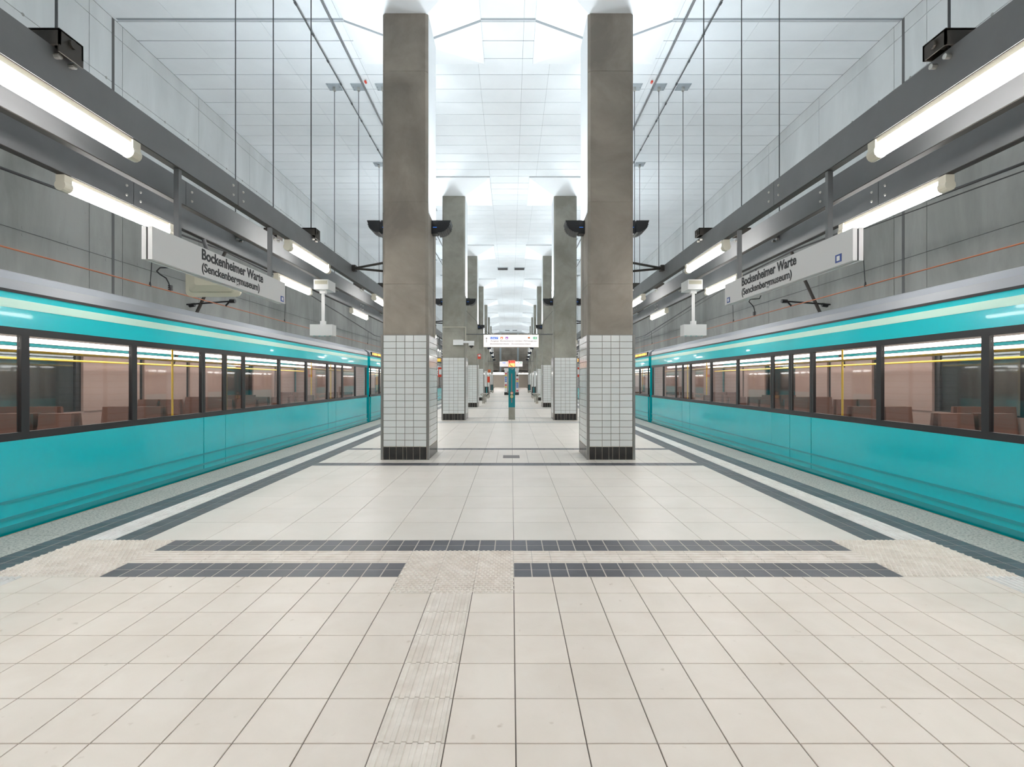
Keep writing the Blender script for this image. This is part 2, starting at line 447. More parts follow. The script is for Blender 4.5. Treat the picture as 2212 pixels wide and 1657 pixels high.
put('hatch_cover', MB().box(-.16, .17, 9.98, 10.35, .0, .003).mesh('hatch_cover', M['floor_hatch']), floor)

# track beds
for s in (-1, 1):
    mb = MB()
    for a, b in ((-24, 110),):
        q = [(X(s,4.9+shift(a)),a),(X(s,8.6+.0105*(a-10.5)),a),(X(s,8.6+.0105*(b-10.5)),b),(X(s,4.9+shift(b)),b)]
        mb.hexa([(x,y,-1.3) for x,y in q], [(x,y,-1.0) for x,y in q])
    o = mb.build('track_bed', M['trackbed'])
    tag(o, f'dark track bed under the train at the {SIDE[s]} platform edge', 'track bed', kind='structure')
    for hr in (5.62, 7.05):
        r = MB(); a, b = -24, 108
        r.hexa([(X(s,hr+shift(a))-.035,a,-1.0),(X(s,hr+shift(a))+.035,a,-1.0),(X(s,hr+shift(b))+.035,b,-1.0),(X(s,hr+shift(b))-.035,b,-1.0)],
               [(X(s,hr+shift(a))-.035,a,-.87),(X(s,hr+shift(a))+.035,a,-.87),(X(s,hr+shift(b))+.035,b,-.87),(X(s,hr+shift(b))-.035,b,-.87)])
        r.build('rail', M['rail'], o)

# ------------------------------------------------------------ ceiling
YE = 81.0
ce = MB().box(-9.6, 9.6, -24.4, YE+.4, ZC+.012, ZC+.4)
ceiling = ce.build('ceiling', M['ceiling_gap'])
tag(ceiling, 'high white concrete ceiling in cast panels over the platform', 'ceiling', kind='structure')
def wallh(y): return 8.2+.0105*(y-10.5)
CJ = [-7.0, -5.25, -3.55, -.78, .27, .92, 3.45, 5.2, 6.9]
rows = []
y = 10.6
y0s = []
while y > -24: y0s.append(y); y -= .62
y0s = y0s[::-1]
y = 11.2
while y < YE: y0s.append(y); y += .62
y0s.append(YE)
stuff = MB()
for a, b in zip(y0s[:-1], y0s[1:]):
    ja = [X(-1, wallh(a))]+CJ+[X(1, wallh(a))]; jb = [X(-1, wallh(b))]+CJ+[X(1, wallh(b))]
    for i in range(len(ja)-1):
        if i == 4 and 11.9 < a: pass
        q = [(ja[i],a),(ja[i+1],a),(jb[i+1],b),(jb[i],b)]
        g = .003
        if a > 9.3 and b < 23.8 and (i < 10):
            t = MB(); quad_tile(t, q, ZC, ZC+.012, g, .011); t.build('ceiling_panel', M['ceiling'], ceiling)
        else: quad_tile(stuff, q, ZC, ZC+.012, g, .011)
tag(stuff.build('ceiling_panel', M['ceiling'], ceiling), kind='stuff')
put('expansion_joint', MB().box(-8.2, 8.2, 10.50, 10.56, ZC-.006, ZC+.003).mesh('expansion_joint', M['ceiling_gap']), ceiling)
vents = []
for yv in (34.0, 76.0):
    for xc in (-.56, .56):
        v = MB(); v.box(xc-.36, xc+.36, yv-.35, yv+.35, ZC-.03, ZC)
        o = v.build('vent_grille', M['plate'])
        tag(o, f'grey slot vent in the white ceiling, {"left" if xc<0 else "right"} of the {"nearer" if yv<50 else "farther"} pair', 'vent', 'slot vents in the ceiling')
        f = MB()
        for k in range(5): f.box(xc-.32, xc+.32, yv-.30+.13*k, yv-.22+.13*k, ZC-.045, ZC-.03)
        f.build('slat', M['black2'], o)

# ------------------------------------------------------------ walls
wid = 0
for s in (-1, 1):
    a, b = -24.0, 112.0
    mb = MB()
    def wq(h_off, y): return X(s, wallh(y)+h_off)
    mb.hexa([(wq(.012,a),a,-1.3),(wq(.4,a),a,-1.3),(wq(.4,b),b,-1.3),(wq(.012,b),b,-1.3)], [(wq(.012,a),a,ZC+.3),(wq(.4,a),a,ZC+.3),(wq(.4,b),b,ZC+.3),(wq(.012,b),b,ZC+.3)])
    wl = mb.build(f'wall_{SIDE[s]}', M['wall_gap'])
    tag(wl, f'tall grey concrete side wall behind the {SIDE[s]} train', 'wall', kind='structure')
    JY = [9.9-2.67*k for k in range(12, -1, -1)]+[10.76+2.67*k for k in range(0, 27)]
    JZ = [-1.0, .39, 4.05, 5.55, 7.71, 8.72, ZC]
    rest = [MB(), MB()]
    for ya, yb in zip(JY[:-1], JY[1:]):
        for za, zb in zip(JZ[:-1], JZ[1:]):
            g = .006
            t0, t1 = ya+g, yb-g
            def hx(m):
                m.hexa([(wq(0,t0),t0,za+g),(wq(.012,t0),t0,za+g),(wq(.012,t1),t1,za+g),(wq(0,t1),t1,za+g)],
                       [(wq(0,t0),t0,zb-g),(wq(.012,t0),t0,zb-g),(wq(.012,t1),t1,zb-g),(wq(0,t1),t1,zb-g)])
            top = za > 5  # upper panels get the colour with the uplight painted in
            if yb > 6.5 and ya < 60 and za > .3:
                t = MB(); hx(t); t.build('wall_panel', M['wall_uplit'] if top else M['wall'], wl)
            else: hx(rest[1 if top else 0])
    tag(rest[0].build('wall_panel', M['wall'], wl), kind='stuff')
    tag(rest[1].build('wall_panel', M['wall_uplit'], wl), kind='stuff')
    # expansion joint down the wall and rows of formwork tie holes
    yj = 10.50
    j = MB(); j.box(min(wq(-.004,yj),wq(.01,yj)), max(wq(-.004,yj),wq(.01,yj)), yj-.035, yj+.035, -1, ZC)
    j.build('expansion_joint', M['wall_gap'], wl)
    hb = MB()
    for k in range(70):
        yk = 3.2+.89*k
        for zk in (4.05-.06, 4.05+.06, 7.71, 2.3):
            hb.cyl((wq(-.003,yk),yk,zk), (wq(.01,yk),yk,zk), .028, 8)
    tag(hb.build('tie_hole', M['wall'], wl), kind='stuff')
# far end wall with a low opening under it, hall behind
ew = MB()
ew.box(-9.3, 9.3, YE, YE+.4, 2.92, ZC+.3)
endw = ew.build('wall_end', M['concrete'])
tag(endw, 'dark concrete end wall over the low passage at the far end', 'wall', kind='structure')
fb = MB()
for xf in (-1.7, 1.1): fb.box(xf-.14, xf+.14, YE-.12, YE, 2.92, ZC)
fb.build('pilaster', M['plate'], endw)
for xf in range(-8, 9, 2):
    MB().box(xf-.01, xf+.01, YE-.012, YE, 2.92, ZC).build('joint', M['wall_gap'], endw)
for zf in (4.05, 5.6, 7.2): MB().box(-9, 9, YE-.012, YE, zf-.015, zf+.015).build('joint', M['wall_gap'], endw)
ps = MB().box(-9.6, 9.6, YE, 112, 2.92, 3.1).build('ceiling_passage', M['cap'])
tag(ps, 'low white ceiling of the passage beyond the end wall', 'ceiling', kind='structure')
bw = MB().box(-9.8, 9.8, 111, 111.4, -1.3, 3.0).build('wall_passage', M['beige'])
tag(bw, 'beige wall closing the passage beyond the platform', 'wall', kind='structure')
rw = MB().box(-9.6, 9.6, -24.4, -24, -1.3, ZC+.3).build('wall_back', M['wall'])
tag(rw, 'grey concrete wall closing the station behind the viewer', 'wall', kind='structure')
for s in (-1, 1):
    o = MB().box(min(X(s,5.9),X(s,9.3)), max(X(s,5.9),X(s,9.3)), YE, YE+.3, -1.3, 2.92).build('wall_tunnel', M['wall'])
    tag(o, f'concrete pier under the end wall on the {SIDE[s]}', 'wall', kind='structure')
ld = empty('lift_door', (5.4, 110.9, 0), label='grey lift doors at the far end of the passage', cat='lift door')
MB().box(-1.55, 1.55, -.12, .08, 0, 2.55).build('frame', M['cream'], ld)
for s in (-1, 1): MB().box(min(.02*s,1.3*s), max(.02*s,1.3*s), -.16, -.12, .02, 2.2).build('door_leaf', M['lift'], ld)
for xl, yl, lab in ((-3.5, 88, 'wide lit light bar under the passage ceiling, nearer one'), (3.6, 97, 'lit light bar under the passage ceiling before the lift'), (-3.0, 104, 'wide lit light bar deep in the passage')):
    o = empty('light_bar', (xl, yl, 2.92), label=lab, cat='ceiling light', group='light bars in the end passage')
    MB().box(-2.2, 2.2, -.12, .12, -.06, 0).build('housing', M['white'], o)
    MB().box(-2.15, 2.15, -.11, .11, -.14, -.06).build('diffuser', M['tube'], o)

# ------------------------------------------------------------ pillars
PW, PD = .928, 1.11
ROWH = (2.407-.252)/17
def face_tiles(widths, height_rows, z0, mname, parent, origin, rotz, rowh, part, name):
    # tiles on a vertical face; origin = left bottom corner, face normal = -Y rotated by rotz
    tot = 0; mbs = MB()
    ca, sa = math.cos(rotz), math.sin(rotz)
    x = 0
    for wd in widths:
        for r in range(height_rows):
            cx = x+wd/2; cz = z0+rowh*(r+.5)
            px = origin[0]+cx*ca; py = origin[1]+cx*sa
            if part:
                put(name, tile_mesh(wd-.008, rowh-.008, M[mname], .008, .002), parent, (px, py, cz), (math.pi/2, 0, rotz))
            else:
                a, b = (wd-.008)/2, (rowh-.008)/2
                nx, ny = sa, -ca
                P = lambda u, dz, n: (px+u*ca-nx*n, py+u*sa-ny*n, cz+dz)
                mbs.hexa([P(-a,-b,.008),P(a,-b,.008),P(a,b,.008),P(-a,b,.008)], [P(-a,-b,0),P(a,-b,0),P(a,b,0),P(-a,b,0)])
        x += wd
    if mbs.f: tag(mbs.build(name, M[mname], parent), kind='stuff')
FW = [.248, .168, .168, .252]; FWt = sum(FW)
PWD = [.118, .130, .130, .072, .128, .128, .130]
SW = [.25, .17, .17, .17, .25]
def pillar(s, n, y0):
    hc = 1.99+.0167*(y0-9.77)
    cx = X(s, hc)
    ordn = {0:'nearest'}.get(n, WORD[n] if n >= 0 else 'unseen')
    lab = {0: f'nearest tall concrete pillar with white tiled foot, {SIDE[s]} row',
           7: f'last tile-footed concrete pillar before the end wall, {SIDE[s]} row'}.get(n, f'{WORD[max(n,0)]} tile-footed concrete pillar from the viewer, {SIDE[s]} row' if n > 0 else f'tile-footed concrete pillar {"just" if n == -1 else "well"} behind the viewer, added to carry uplights, {SIDE[s]} row')
    p = empty('concrete_pillar', (cx, y0, 0), label=lab, cat='pillar', group=f'pillars of the {SIDE[s]} row', kind='thing')
    det = n in (0, 1)
    a = PW/2
    # core behind the tiles
    MB().box(-a+.012, a-.012, .012, PD-.012, 0, 2.402).build('core', M['tile_grout'], p)
    MB().box(-a+.009, a-.009, .009, PD-.009, 0, .25).build('plinth_bed', M['plinth_grout'], p)
    st = (PW-FWt)/2
    conf = [((-a+st, 0), 0, FW, PWD), ((a, st), math.pi/2, SW, None), ((a-st, PD), math.pi, FW, PWD), ((-a, PD-st), -math.pi/2, SW, None)]
    for i, (og, rz, wds, pws) in enumerate(conf):
        inner = (i == 1 and s < 0) or (i == 3 and s > 0)
        part = det and (i == 0 or inner or (n == 0 and i in (1, 3)))
        og2 = og
        if i in (1, 3):
            sc = (PD-2*st)/sum(wds); wds = [q*sc for q in wds]; k = 7; pws = [(PD-2*st)/8]*8
        else:
            sc = FWt/sum(pws); pws = [q*sc for q in pws]
        face_tiles(wds, 17, .252, 'white_tile', p, og2, rz, ROWH, part, 'tile')
        face_tiles(pws, 1, 0, 'black_tile', p, og2, rz, .248, part, 'plinth_tile')
    # stainless corner strips (L section) and the top cap line
    e = .003
    for sx in (-1, 1):
        for yy_, sy in ((0, -1), (PD, 1)):
            m = MB()
            m.box(min(sx*(a+e), sx*(a-st+.004)), max(sx*(a+e), sx*(a-st+.004)), min(yy_+sy*e, yy_-sy*.012), max(yy_+sy*e, yy_-sy*.012), 0, 2.407)
            m.box(min(sx*(a+e), sx*(a-.012)), max(sx*(a+e), sx*(a-.012)), min(yy_-sy*.012, yy_-sy*(st-.004)), max(yy_-sy*.012, yy_-sy*(st-.004)), 0, 2.407)
            m.build('corner_strip', M['steel_strip'], p)
    MB().box(-a, a, 0, PD, 2.402, 2.414).build('cover_strip', M['steel_strip'], p)
    # shaft with chamfered corners and shallow casting grooves
    b = PW/2-.024; d0 = .024; d1 = PD-.024; c = .05
    def ring(ins): 
        x, y0_, y1_ = b-ins, d0+ins, d1-ins
        return [(-x+c,y0_),(x-c,y0_),(x,y0_+c),(x,y1_-c),(x-c,y1_),(-x+c,y1_),(-x,y1_-c),(-x,y0_+c)]
    lev = [(2.414, 0)]
    for zj in (3.40, 4.99, 7.52): lev += [(zj-.006, 0), (zj, .006), (zj+.006, 0)]
    lev += [(8.64, 0)]
    V = []; F = []
    for z, ins in lev: V += [(x, y, z) for x, y in ring(ins)]
    for i in range(len(lev)-1):
        for k in range(8): F.append((8*i+k, 8*i+(k+1)%8, 8*i+8+(k+1)%8, 8*i+8+k))
    F += [tuple(range(7,-1,-1)), tuple(range(8*len(lev)-8, 8*len(lev)))]
    MB().add(V, F).build('shaft', M['concrete'] if n in (0,) else M['concrete2'] if n in (1,2) else M['concrete2'], p)
    for sx in (-1, 1):  # uplight glow painted as thin white panels on the shaft sides
        MB().box(min(sx*(b-.002),sx*(b+.004)), max(sx*(b-.002),sx*(b+.004)), d0+c+.005, d1-c-.005, 4.80, 8.64).build('painted_glow', M['cap'], p)
    # mushroom capital
    A = [(-b,d0,8.64),(b,d0,8.64),(b,d1,8.64),(-b,d1,8.64)]
    ym = PD/2+.12; hx_, hy_ = 1.42, 1.5
    T = [(-hx_,ym-hy_,ZC-.05),(hx_,ym-hy_,ZC-.05),(hx_,ym+hy_,ZC-.05),(-hx_,ym+hy_,ZC-.05)]
    U = [(x,y,ZC-.0005) for x,y,z in T]
    MB().add(A+T+U, [(3,2,1,0),(0,1,5,4),(1,2,6,5),(2,3,7,6),(3,0,4,7),(4,5,9,8),(5,6,10,9),(6,7,11,10),(7,4,8,11),(8,9,10,11)]).build('capital', M['cap'], p)
    if n == 0:
        for sx in (-1, 1):   # expansion joint line running down the capital slopes
            MB().add([(sx*(b+.0),.70,8.632),(sx*hx_,.70,ZC-.058),(sx*hx_,.76,ZC-.058),(sx*(b+.0),.76,8.632),(sx*(b+.01),.70,8.66),(sx*hx_,.70,ZC-.04),(sx*hx_,.76,ZC-.04),(sx*(b+.01),.76,8.66)],
                [(0,1,2,3),(4,5,6,7),(0,1,5,4),(1,2,6,5),(2,3,7,6),(3,0,4,7)]).build('joint_line', M['ceiling_gap'], p)
        for sx in (-1, 1):
            MB().box(min(sx*(b-.002),sx*(b+.003)), max(sx*(b-.002),sx*(b+.003)), .70, .725, 2.414, 8.64).build('joint_seal', M['wall_gap'], p)
    return p, cx
def uplight(s, n, y0, cx, side):
    # side: +1 towards +X face, -1 towards -X face
    inner = side == -s
    lab = f'black bowl uplight on the {"aisle" if inner else "track"} side of the {"nearest" if n==0 else WORD[max(n,0)]} pillar, {SIDE[s]} row'
    if n < 0: lab = f'added black uplight on the pillar {"just" if n == -1 else "well"} behind the viewer, added to carry uplights, {"aisle" if inner else "track"} side, {SIDE[s]} row'
    b = PW/2-.024
    o = empty('uplight', (cx+side*b, y0+PD/2, 4.55), label=lab, cat='uplight', group='black uplights on the pillars')
    f = side
    m = MB()
    pr = [(f*.0,.22),(f*.14,.22),(f*.14,.20),(f*.145,.03),(f*.12,-.05),(f*0,-.05)]
    m.prism(pr, -.10, .10); m.build('bracket', M['black'], o)
    pr = [(f*.14,.19),(f*.40,.19),(f*.385,.15)]+[(f*(.14+.24*math.cos(t)), .15-.20*math.sin(t)) for t in (.35,.7,1.05,1.3,1.57)]
    m = MB(); m.prism(pr, -.19, .19); m.build('bowl', M['black'], o)
    m = MB()
    for k in range(8):
        t = .2+.17*k; m.cyl((f*(.142+.245*math.cos(t)), -.192, .15-.205*math.sin(t)), (f*(.142+.245*math.cos(t)), .192, .15-.205*math.sin(t)), .006, 6)
    m.build('cooling_fin', M['black2'], o)
    MB().box(min(f*.17,f*.37), max(f*.17,f*.37), -.15, .15, .19, .193).build('lamp_glass', M['upglass'], o)
    MB().box(min(f*.03,f*.11), max(f*.03,f*.11), -.1015, -.10, .07, .085).build('blue_label', M['bluelit'], o)
    arealight((f*.27, 0, .21), (math.pi, 0, 0), .2, .3, UP_W*(.68 if inner else 1.5), UP_COL, o, 158)
PY = [9.77, 19.47]+[19.47+9.4*k for k in range(1, 7)]
NB = [-4.6, -14.0]
for s in (-1, 1):
    for n, y0 in [(-2, NB[1]), (-1, NB[0])]+list(enumerate(PY)):
        if n < 0 :
            # unseen pillars behind the viewer, off the true spacing, added to carry uplights
            p, cx = pillar(s, n, y0)
        else: p, cx = pillar(s, n, y0)
        for side in (-1, 1): uplight(s, n, y0, cx, side)

# ------------------------------------------------------------ steel beams, rods, tube lights
BH = [3.22, 3.84, 4.46]
BN = ['inner', 'middle', 'outer']
ZB0, ZB1 = H+2.07, H+2.36
def bh(h, y): return h+.0155*max(0, y-13)
BY = [-22, -12.6, -3.3, 6.0, 15.3, 24.6, 33.9, 43.2, 52.5, 61.8, 71.1, 80.6]
for s in (-1, 1):
    for i, h in enumerate(BH):
        bo = empty('steel_beam', (0,0,ZB0), label=f'long grey steel beam hung over the {SIDE[s]} platform edge, {BN[i]} one of three', cat='beam', group=f'hung beams over the {SIDE[s]} edge', kind='thing')
        bb = MB()
        for k, (a, b) in enumerate(zip(BY[:-1], BY[1:])):
            a_, b_ = a+.004, b-.004
            q = lambda o_: [(X(s,bh(h,a)-.045+o_),a_),(X(s,bh(h,a)+.045-o_),a_),(X(s,bh(h,b)+.045-o_),b_),(X(s,bh(h,b)-.045+o_),b_)]
            m = MB()
            m.hexa([(x,y,.006) for x,y in q(0)], [(x,y,ZB1-ZB0) for x,y in q(0)])
            m.build('beam_section', M['beam'], bo)
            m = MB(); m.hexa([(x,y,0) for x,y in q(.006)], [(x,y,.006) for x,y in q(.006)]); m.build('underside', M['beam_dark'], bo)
        for yb in BY[3:8]:
            for dy in (-.18, -.09, .09, .18)[1:3] if False else (-.11, .11):
                for dz in (.09, .20):
                    m = MB(); xf = X(s, bh(h,yb)-.045)
                    m.cyl((xf,yb+dy,dz), (xf-s*.010,yb+dy,dz), .017, 10, r1=.012)
                    m.cyl((xf-s*.009,yb+dy,dz), (xf-s*.012,yb+dy,dz), .006, 6)
                    m.build('bolt', M['bolt'], bo)
    # hanger rods
    for k in range(-1, 15):
        y = 3.65+4.65*k
        if k == 14: y -= .9
        for i, h in enumerate(BH):
            x = X(s, bh(h, y))
            near = k >= 0
            ro = empty('hanger_rod', (x, y, ZB1), cat='hanger rod',
                label=(f'thin steel rod holding the {BN[i]} {SIDE[s]} beam, {WORD[k] if k >= 0 else 0} cross row from the viewer' if near else f'thin steel rod above the {BN[i]} {SIDE[s]} beam {"just" if k == -1 else "well"} behind the viewer'),
                group=(f'hanger rods of the {SIDE[s]} beams' if near else f'far hanger rods of the {BN[i]} {SIDE[s]} beam'))
            MB().cyl((0,0,0), (0,0,ZC-ZB1-.02), .009, 8).build('rod', M['rod'], ro)
            m = MB(); m.box(-.17, .17, -.15, .15, ZC-ZB1-.018, ZC-ZB1)
            for bx in (-.14, 0, .14)[::2]:
                for by in (-.12, 0, .12): m.cyl((bx,by,ZC-ZB1-.03), (bx,by,ZC-ZB1-.018), .014, 6)
            m.build('ceiling_plate', M['plate'], ro)
            MB().box(-.03, .03, -.03, .03, ZC-ZB1-.11, ZC-ZB1-.018).build('clevis', M['bolt'], ro)
            # clamp bracket straddling the beam
            m = MB()
            m.box(-.11, .11, -.10, -.085, 0, .11); m.box(-.11, .11, .085, .10, 0, .11); m.box(-.11, .11, -.10, .10, .10, .115); m.box(-.11, -.10, -.1, .1, 0, .11); m.box(.10, .11, -.1, .1, -.05, .11)
            m.build('clamp', M['beam_dark'], ro)
            for dy in (-.06, .06): MB().cyl((-s*.045,dy,-.06), (-s*.085,dy,-.06), .02, 8).build('bolt', M['bolt'], ro)
            MB().cyl((-s*.03,0,.06), (-s*.13,0,.06), .03, 10).build('pivot', M['beam_dark'], ro)
    # tubular luminaires under inner and outer beams
    for i, first in ((0, 2.78), (2, 5.09)):
        for k in range(-2, 16):
            y = first+4.65*k; Ln = 1.62
            if y+Ln > 80: continue
            x0 = X(s, bh(BH[i], y)); x1 = X(s, bh(BH[i], y+Ln))
            vis = k >= 0
            rz = -math.atan((x1-x0)/Ln)
            o = empty('tube_light', (x0, y, ZB0), (0,0,rz), cat='tube light',
                label=(f'lit tube light under the {BN[i]} {SIDE[s]} beam, {WORD[k]} from the viewer' if vis else f'lit tube light under the {BN[i]} {SIDE[s]} beam {"just" if k == -1 else "well"} behind the viewer'),
                group=(f'tube lights under the {BN[i]} {SIDE[s]} beam' if vis else f'far tube lights under the {BN[i]} {SIDE[s]} beam'))
            MB().box(-.03, .03, 0, Ln, -.035, 0).build('rail', M['cream'], o)
            for e0, e1 in ((-.02, .07), (Ln-.07, Ln+.02)):
                m = MB(); m.box(-.045, .045, e0, e1, -.13, -.005); m.cyl((0,e0-.004,-.11), (0,e1+.004,-.11), .056, 14)
                m.build('end_cap', M['cream'], o)
            MB().cyl((0,.07,-.11), (0,Ln-.07,-.11), .05, 16).build('tube', M['tube'], o, smooth=False)
    # V shaped struts tying the beams to pillars
    for n, y0 in enumerate(PY):
        cx = X(s, 1.99+.0167*(y0-9.77)+PW/2-.02)
        yb = y0+.62; xb = X(s, bh(BH[0], yb)-.05)
        z = ZB1-.06
        o = empty('beam_strut', (xb, yb, z), label=f'V-shaped steel strut from {"nearest" if n==0 else WORD[n]} pillar to the {SIDE[s]} inner beam', cat='strut', group=f'struts to the {SIDE[s]} beams')
        for dy in (-.42, .42):
            MB().cyl((0,0,0), (cx-xb, dy+(y0+PD/2-yb), 0), .024, 8).build('strut_bar', M['beam_dark'], o)
        MB().box(-.05, .05, -.06, .06, -.06, .06).build('fixing', M['beam_dark'], o)

# ------------------------------------------------------------ station name signs
def name_sign(s, y0, y1, n, full=True):
    h = bh(3.215, y0); z0, z1 = H+1.09, H+1.39
    o = empty('station_sign', (X(s,h), y0, z0), (0,0,-s*.0155 if y0 > 13 else 0),
        label=f'white hanging station name sign over the {SIDE[s]} platform edge, {"nearest" if n==0 else "second"} one', cat='sign', group=f'name signs on the {SIDE[s]}')
    L_ = y1-y0; hh = z1-z0
    for k in (-1, 1):
        MB().box(k*.028-.02, k*.028+.02, 0, L_, 0, hh).build('sign_panel', M['sign'], o)
    MB().box(-.008, .008, .01, L_-.01, .005, hh-.005).build('sign_core', M['text'], o)
    for py in (.42, L_-.36):
        MB().box(-.025, .025, py-.022, py+.022, hh, ZB0-z0).build('post', M['beam'], o)
    xf = -s*.0485
    if full:
        if s < 0:
            rot = (math.pi/2, 0, math.pi/2); ta = .73
            p1 = (-s*.049, ta, .178); p2 = (-s*.049, ta, .052)
        else:
            rot = (math.pi/2, 0, -math.pi/2); te = L_-.66
            te = (7.35-.42)-4.65-.07
            p1 = (-s*.049, te, .178); p2 = (-s*.049, te, .052)
        lettering('Bockenheimer Warte', 1.30, .108, p1, rot, M['text'], o, bold=.026)
        lettering('(Senckenbergmuseum)', 1.21, .088, p2, rot, M['text'], o, bold=.021)
        for yl in ((L_-.10,) if s < 0 else (.20, L_-.12)):
            zl = .02 if not (s > 0 and yl < 1) else .03
            MB().box(min(xf,xf-s*.003), max(xf,xf-s*.003), yl-.045, yl+.045, zl, zl+.075).build('logo', M['blue'], o)
            MB().box(min(xf-s*.003,xf-s*.005), max(xf-s*.003,xf-s*.005), yl-.022, yl+.022, zl+.015, zl+.06).build('logo_emblem', M['white'], o)
    return o
name_sign(-1, 4.55, 7.23, 0); name_sign(1, 4.60, 7.35, 0)
for s in (-1, 1):
    name_sign(s, 24.0, 26.7, 1)
    yb = 24.0
    o = empty('departure_display', (X(s, bh(3.215, yb)), yb, H+.86), (0,0,-s*.0155), label=f'black departure display with orange characters below the farther {SIDE[s]} name sign', cat='display')
    MB().box(-.12, .12, 0, 1.9, 0, .21).build('housing', M['screen'], o)
    m = MB()
    for row in (.04, .12):
        for k in range(5): m.box(-.10+.042*k, -.10+.042*k+.03, -.004, 0, row, row+.05)
        xa, xb = sorted((-s*.12, -s*.124))
        for k in range(14): m.box(xa, xb, .15+.115*k, .15+.115*k+(.09 if k % 4 else .05), row, row+.05)
    m.build('diode_characters', M['orange_led'], o)
    for py in (.4, 1.5): MB().box(-.015,.015,py-.015,py+.015,.21,.235).build('post', M['beam'], o)

# ------------------------------------------------------------ white boxes hung from the middle beams
for s in (-1, 1):
    y = 10.5; x = X(s, BH[1]) + (-.0)
    o = empty('hanging_box', (x, y, ZB0), label=f'white box on a white drop pole below the {SIDE[s]} middle beam', cat='ceiling box')
    MB().box(-.15, .15, -.12, .30, -.20, -.0).build('mount_box', M['white'], o)
    MB().box(-.13, .13, -.123, -.12, -.095, -.02).build('cover_plate', M['mirror_back'], o)
    MB().box(-.06, .06, -.04, .04, -.27, -.20).build('collar', M['white'], o)
    MB().box(-.025, .025, -.025, .025, -.90, -.27).build('pole', M['white'], o)
    MB().box(-.05, .05, -.04, .04, -.92, -.84).build('collar', M['white'], o)
    MB().box(-.23, .23, -.12, .12, -1.15, -.92).build('speaker_box', M['white'], o)
    m = MB()
    for k in range(4): m.cyl((-.17+.11*k,-.04,-1.158), (-.17+.11*k,-.04,-1.15), .02, 8)
    m.build('foot_stud', M['tealstripe'], o)

# ------------------------------------------------------------ platform mirror (left)
mo = empty('platform_mirror', (-4.46, 7.55, H+1.55), label='beige shell of a platform mirror hanging behind the left name sign', cat='mirror')
def rrect(w_, h_, r, y, z=0):
    P = []
    for cx_, cz_, a0 in ((w_/2-r,h_/2-r,0),(-w_/2+r,h_/2-r,90),(-w_/2+r,-h_/2+r,180),(w_/2-r,-h_/2+r,270)):
        for k in range(5):
            t = math.radians(a0+22.5*k); P.append((cx_+r*math.cos(t), y, cz_+z+r*math.sin(t)))
    return P
R = [rrect(.80,.46,.08,.08,-.06), rrect(.82,.48,.09,.05,-.06), rrect(.82,.48,.09,.02,-.06), rrect(.70,.37,.07,.0,-.06), rrect(.66,.33,.06,-.03,-.06), rrect(.42,.17,.04,-.09,-.06)]
V = [p for r in R for p in r]; F = []
for i in range(len(R)-1):
    for k in range(20): F.append((20*i+k, 20*i+(k+1)%20, 20*i+20+(k+1)%20, 20*i+20+k))
F += [tuple(range(20)), tuple(range(100, 120))]
MB().add(V, F).build('shell', M['mirror_back'], mo)
MB().box(-.08, .08, -.14, -.08, -.06, .10).build('clamp', M['cream'], mo)
MB().tube([(0,-.13,.02),(0,-.13,.36),(-.05,-.13,ZB0-H-1.55)], .028, 10).build('hanger_tube', M['beam'], mo)

